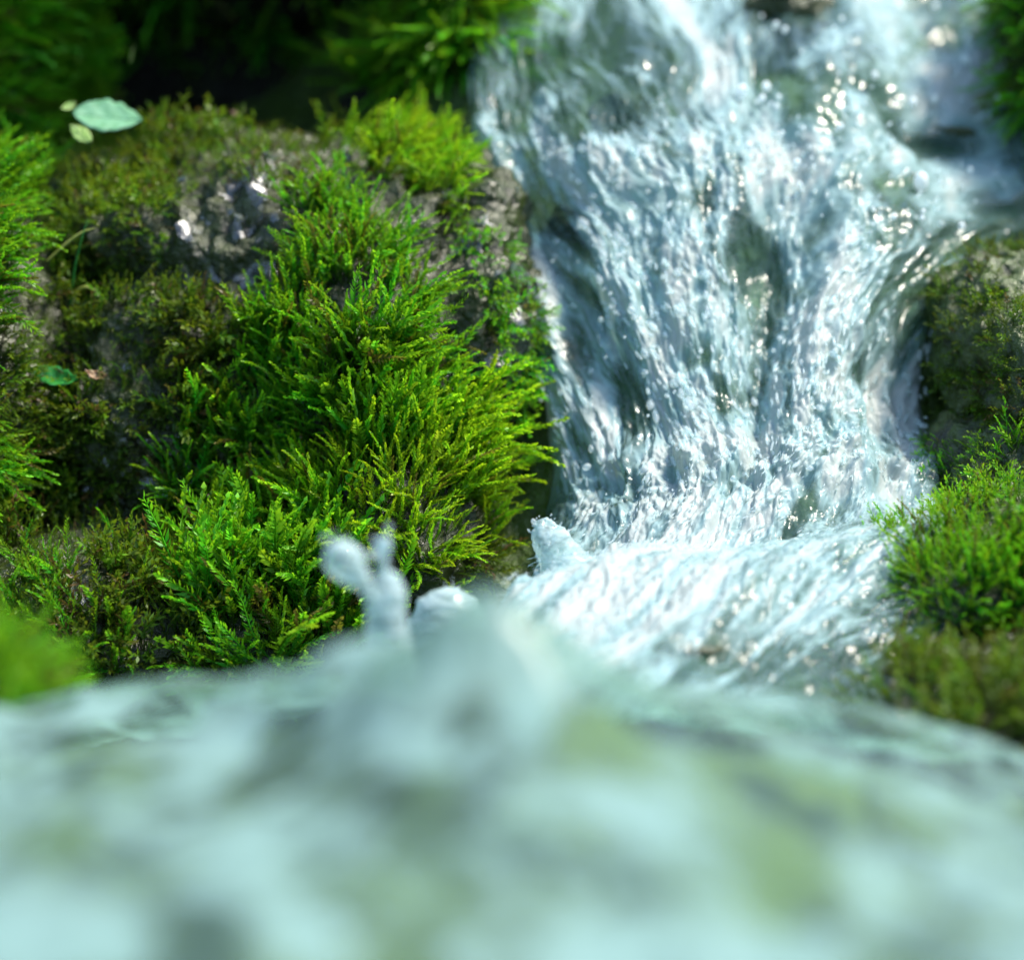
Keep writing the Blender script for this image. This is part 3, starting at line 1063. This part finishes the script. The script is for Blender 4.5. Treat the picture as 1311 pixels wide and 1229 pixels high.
XR, ZU = Vector((1, 0, 0)), Vector(UP)
TC = Vector(-AX)
a0, _ = on_left(140, 176, .012)
dl = proj(np.array(a0))[2]
leaf('pale bluish green fallen leaf lying on the ledge below the dark hollow', Vector(P(138, 149, dl - .01)), XR - ZU * .08, TC * .8 + ZU * .6 + XR * .1, 88 * K * dl, 56 * K * dl, M_PALE, .06, .12, 1.15)
leaf('small yellow green leaf beside the pale fallen leaf', Vector(P(104, 172, dl - .022)), XR * .72 - ZU * .72, TC * .8 + ZU * .4 - XR * .1, 40 * K * dl, 19 * K * dl, M_LIME, .1, .1, 1.0)
leaf('tiny pale leaf scrap at the stalk end of the pale fallen leaf', Vector(P(88, 136, dl - .012)), XR * .8 + ZU * .5, TC * .8 + ZU * .4, 20 * K * dl, 12 * K * dl, M_LIME, .1, .1, 1.0)
a1, n1 = on_left(88, 514, .016)
leaf('glossy curled green leaf among sparse moss on the left', a1, XR - ZU * .35, TC * .7 + ZU * .6, 62 * K * 1.3, 32 * K * 1.3, M_GREEN, .35, .5, 1.2)
a2, n2 = on_left(138, 497, .010)
leaf('small brown curled dead leaf right of the glossy green leaf', a2, XR - ZU * .4, TC * .7 + ZU * .6, 30 * K * 1.3, 14 * K * 1.3, M_BROWN, .5, .6, 1.0)
a3, n3 = on_left(462, 570, .026)
leaf('tiny grey leaf scrap caught in the middle of the moss mound', a3, XR - ZU * .6, TC * .8 + ZU * .4, 20 * K * 1.24, 12 * K * 1.24, M_BROWN, .2, .2, 1.0)
a4, n4 = on_left(302, 170, .01)
leaf('tiny reddish bud scale on the rim of the ledge', Vector(P(302, 146, proj(np.array(a4))[2])), XR - ZU * .5, TC + ZU * .4, 14 * K * 1.4, 7 * K * 1.4, M_BROWN, .3, .4, 1.0)


def blade(label, pts, rad, mat, name='grass_blade', cat='grass blade'):
    """a thin tapering blade along pixel points with distances"""
    p = np.array([P(*q) for q in pts])
    m = 24
    t0 = np.linspace(0, 1, len(p))
    tt = np.linspace(0, 1, m)
    f = tps(np.stack([t0, 0 * t0 + np.sin(t0 * 9) * .01], 1), p) if len(p) > 3 else None
    q = np.stack([np.interp(tt, t0, p[:, k]) for k in range(3)], 1)
    for _ in range(3):
        q[1:-1] = (q[:-2] + 2 * q[1:-1] + q[2:]) / 4
    V, F = [], []
    for i in range(m):
        d = q[min(i + 1, m - 1)] - q[max(i - 1, 0)]
        d /= np.linalg.norm(d)
        s = np.cross(d, AX)
        s /= np.linalg.norm(s)
        b = np.cross(d, s)
        w_ = rad * (1 - .8 * abs(tt[i] * 2 - .7) ** 2 / 1.69)
        for k in range(4):
            an = math.pi / 2 * k
            V.append(q[i] + s * w_ * math.cos(an) + b * w_ * .35 * math.sin(an))
    for i in range(m - 1):
        for k in range(4):
            F.append((i * 4 + k, i * 4 + (k + 1) % 4, i * 4 + 4 + (k + 1) % 4, i * 4 + 4 + k))
    o = np.array(V).mean(0)
    ob = link(name, mesh(name, np.array(V) - o, np.array(F), mats=[mat]), None, label, cat)
    ob.location = o


def dl_at(u, v, lift):
    h, _ = on_left(u, v, lift)
    return proj(np.array(h))[2]


q = dl_at(120, 385, .012)
blade('pale curved grass blade arching over the left hollow', [(92, 392, q), (98, 372, q), (112, 367, q - .004), (130, 378, q - .006), (145, 402, q - .004)], .0012, M_STRAW)
blade('thin upright green stalk left of the wet hollow', [(90, 390, q), (95, 345, q - .01), (103, 310, q - .015), (112, 282, q - .015)], .0006, M_GREEN, 'plant_stalk', 'stalk')
blade('thin green side stalk crossing the left hollow', [(60, 335, q - .01), (85, 312, q - .012), (106, 297, q - .014), (122, 292, q - .014)], .0009, M_STRAW, 'plant_stalk', 'stalk')
blade('short straw sticking up before the black hollow', [(167, 80, 1.44), (169, 70, 1.44), (172, 58, 1.44)], .0006, M_STRAW, 'straw', 'straw')


# ------------------------------------------------------------------ splashes rising behind the hump
def lathe_splash(name, label, pts, seed, amp=.0009, cat='splash', flat=.75, mat=None, drops=22):
    """pts: (u, v, d, radius px) from bottom to top"""
    pts0 = pts
    pts = np.array(pts, float)
    m = 70
    t0 = np.linspace(0, 1, len(pts))
    tt = np.linspace(0, 1, m)
    q = np.stack([np.interp(tt, t0, pts[:, k]) for k in range(4)], 1)
    for _ in range(4):
        q[1:-1] = (q[:-2] + 2 * q[1:-1] + q[2:]) / 4
    c = P(q[:, 0], q[:, 1], q[:, 2])
    r = q[:, 3] * K * q[:, 2]
    k = 28
    V = []
    for i in range(m):
        d = c[min(i + 1, m - 1)] - c[max(i - 1, 0)]
        d /= np.linalg.norm(d)
        s = np.cross(d, AX)
        s /= np.linalg.norm(s)
        b = np.cross(d, s)
        for j in range(k):
            an = 2 * math.pi * j / k
            V.append(c[i] + r[i] * (s * math.cos(an) + b * flat * math.sin(an)))
    V = np.array(V)
    ax = np.repeat(c, k, 0)
    dr = V - ax
    n = np.linalg.norm(dr, axis=1)[:, None] + 1e-6
    V = V + dr / n * np.minimum(n, .004) / .004 * amp * fbm(V * np.array([160, 160, 90]) + seed, 4, .6, seed)[:, None]
    F = []
    for i in range(m - 1):
        for j in range(k):
            F.append((i * k + j, i * k + (j + 1) % k, i * k + k + (j + 1) % k, i * k + k + j))
    caps = [list(range(k))[::-1], [(m - 1) * k + j for j in range(k)]]
    o = V.mean(0)
    me = mesh(name, V - o, [np.array(F), np.array(caps)], mats=[mat or M_SPLASH])
    ob = link(name, me, None, label, cat)
    ob.location = o
    # loose drops and shreds round the body
    n = int(drops)
    if n:
        a = np.random.default_rng(seed).uniform(.25, 1.02, n)
        i = np.clip((a * (m - 1)).astype(int), 0, m - 1)
        rr = np.random.default_rng(seed + 1)
        dr = rr.normal(size=(n, 3))
        dr /= np.linalg.norm(dr, axis=1)[:, None]
        pp = c[i] + dr * (r[i] * rr.uniform(.75, 1.15, n) + np.abs(rr.normal(0, .0012, n)))[:, None]
        x, y, z = frames(dr + np.array([0, 0, .8]))
        W = rr.lognormal(math.log(.0007), .5, n)
        Mx = np.stack([x * W[:, None], y * W[:, None], z * W[:, None] * rr.uniform(1, 2.6, n)[:, None]], 2)
        V2, F2 = scatter_mesh(ICO[3][0], ICO[3][1], pp - o, Mx)
        link('spray_drops', mesh('spray_drops', V2, F2, mats=[M_SPRAY]), ob, kind='stuff')
    return ob


def splash_material():
    t = NT('splashing_water')
    co = t.n('TexCoord').outputs['Object']
    mp = t.n('Mapping', Vector=co)
    mp.inputs['Scale'].default_value = (60, 60, 190)
    n = t.noise(mp.outputs[0], 1.0, 4, .6, .8)
    bp = t.n('Bump', Strength=.6, Distance=.002, Height=n)
    N = bp.outputs[0]
    d = t.n('BsdfPrincipled', Base__Color=(.60, .76, .78, 1), Roughness=.03, Normal=N)
    d.inputs['IOR'].default_value = 1.33
    tl = t.n('BsdfTranslucent', Color=(.70, .84, .86, 1), Normal=N)
    m = t.n('MixShader', i0=.5, i1=d.outputs[0], i2=tl.outputs[0])
    fr = t.n('Fresnel', IOR=1.33, Normal=N)
    tp = t.n('BsdfTransparent', Color=(.86, .95, .93, 1))
    gl = t.n('BsdfGlossy', Color=(1, 1, 1, 1), Roughness=.05, Normal=N)
    cl = t.n('MixShader', i0=fr.outputs[0], i1=tp.outputs[0], i2=gl.outputs[0])
    mx = t.n('MixShader', i0=t.smooth(n, .32, .66, .25, .85), i1=cl.outputs[0], i2=m.outputs[0])
    return t.done(mx.outputs[0])


M_SPLASH = splash_material()
lathe_splash('splash_column', 'thin column of splashing water rising before the moss', [(500, 900, .98, 46), (498, 850, .98, 34), (497, 815, .98, 27), (494, 780, .98, 27), (497, 757, .98, 24), (495, 742, .98, 16), (490, 730, .98, 6), (490, 716, .98, 5), (490, 708, .98, 10), (490, 700, .98, 12), (491, 692, .98, 12), (491, 687, .98, 9)], 3)
lathe_splash('splash_drop', 'large round white drop flung up left of the splash column', [(476, 770, .97, 9), (470, 752, .97, 8), (462, 742, .97, 12), (452, 732, .97, 20), (441, 719, .97, 26), (431, 706, .97, 22), (424, 696, .97, 8)], 5, .0007)
lathe_splash('foam_crest', 'rounded white crest of foam right of the splash column', [(575, 890, 1.12, 80), (575, 840, 1.12, 62), (575, 800, 1.12, 53), (577, 775, 1.12, 42), (579, 760, 1.12, 28), (580, 752, 1.12, 8)], 8, .0012, 'foam', .8, drops=10)
lathe_splash('splash_crest', 'small white splash where the fall meets the mossy rock', [(745, 775, 1.20, 44), (728, 735, 1.20, 38), (712, 705, 1.20, 28), (700, 682, 1.20, 20), (694, 664, 1.20, 9)], 9, .0016, drops=70)


# ------------------------------------------------------------------ bigger drops over the upper right of the fall
def drop_material():
    t = NT('water_drop')
    d = t.n('BsdfPrincipled', Base__Color=(.86, .93, .95, 1), Roughness=.08)
    tl = t.n('BsdfTranslucent', Color=(.88, .94, .95, 1))
    m = t.n('MixShader', i0=.5, i1=d.outputs[0], i2=tl.outputs[0])
    return t.done(m.outputs[0])


M_DROP = drop_material()
DM = mesh('water_drop', ICO[3][0] * np.array([1, 1, 1.15]), ICO[3][1], mats=[M_DROP])
for i in range(42):
    u, v = random.uniform(950, 1300), random.uniform(10, 300)
    h = hit(BV_FALL, u, v)
    if h[0] is None:
        continue
    o = link('water_drop', DM, None, 'round white drop flung up over the upper right of the fall', 'drop', 'drops over the upper right of the fall')
    o.location = h[0] + h[1] * random.uniform(.003, .012) * (1 if h[1].dot(Vector(-AX)) > 0 else -1)
    q = random.lognormvariate(math.log(.0014), .35)
    o.scale = (q, q, q * random.uniform(1, 1.4))
    o.rotation_euler = (random.uniform(-.6, .6), random.uniform(-.6, .6), 0)


# ------------------------------------------------------------------ water seeping over the dark rock: thin wet patches that mirror the sky
def wet_film():
    t = NT('seeping_water')
    co = t.n('TexCoord').outputs['Object']
    bp = t.n('Bump', Strength=.5, Distance=.002, Height=t.noise(co, 300, 3))
    g = t.n('BsdfGlossy', Color=(.95, .97, 1, 1), Roughness=.28, Normal=bp.outputs[0])
    tp = t.n('BsdfTransparent', Color=(.95, .98, .98, 1))
    mx = t.n('MixShader', i0=t.math('MULTIPLY', t.n('Fresnel', IOR=1.45, Normal=bp.outputs[0]).outputs[0], 2.2, True), i1=tp.outputs[0], i2=g.outputs[0])
    m = t.done(mx.outputs[0])
    V, F = LEFT
    u, v, d = proj(V)
    dens = np.zeros(len(V))
    for (a, b, ra, rb, h) in [(310, 290, 36, 45, 1), (330, 230, 55, 30, .9), (270, 350, 60, 18, .9), (335, 345, 18, 22, 1), (240, 300, 28, 20, .8), (450, 200, 60, 20, .5), (190, 600, 60, 50, .8), (120, 610, 32, 27, .9),
                              (110, 470, 40, 22, .8), (60, 150, 40, 60, .7), (100, 235, 50, 20, .7), (270, 800, 60, 40, .5), (90, 750, 60, 60, .5), (650, 420, 40, 120, .9), (600, 300, 40, 50, .6), (160, 850, 60, 30, .6)]:
        dens = np.maximum(dens, h * np.exp(-((u - a) / ra) ** 2 - ((v - b) / rb) ** 2))
    val = dens * .9 + .55 * fbm(V * np.array([150, 150, 80]), 3, .6, 77)
    on = (val > .36)
    N = np.zeros_like(V)
    fn = np.cross(V[F[:, 1]] - V[F[:, 0]], V[F[:, 2]] - V[F[:, 0]])
    for k in range(3):
        np.add.at(N, F[:, k], fn)
    N /= np.linalg.norm(N, axis=1)[:, None]
    V2 = V + N * .0012
    keep = F[on[F].all(1)]
    used = np.unique(keep)
    mp = np.zeros(len(V), int)
    mp[used] = np.arange(len(used))
    link('seeping_water', mesh('seeping_water', V2[used], mp[keep], mats=[m]), label='wet glinting film of water seeping over the dark left rock', cat='water', kind='stuff')


wet_film()
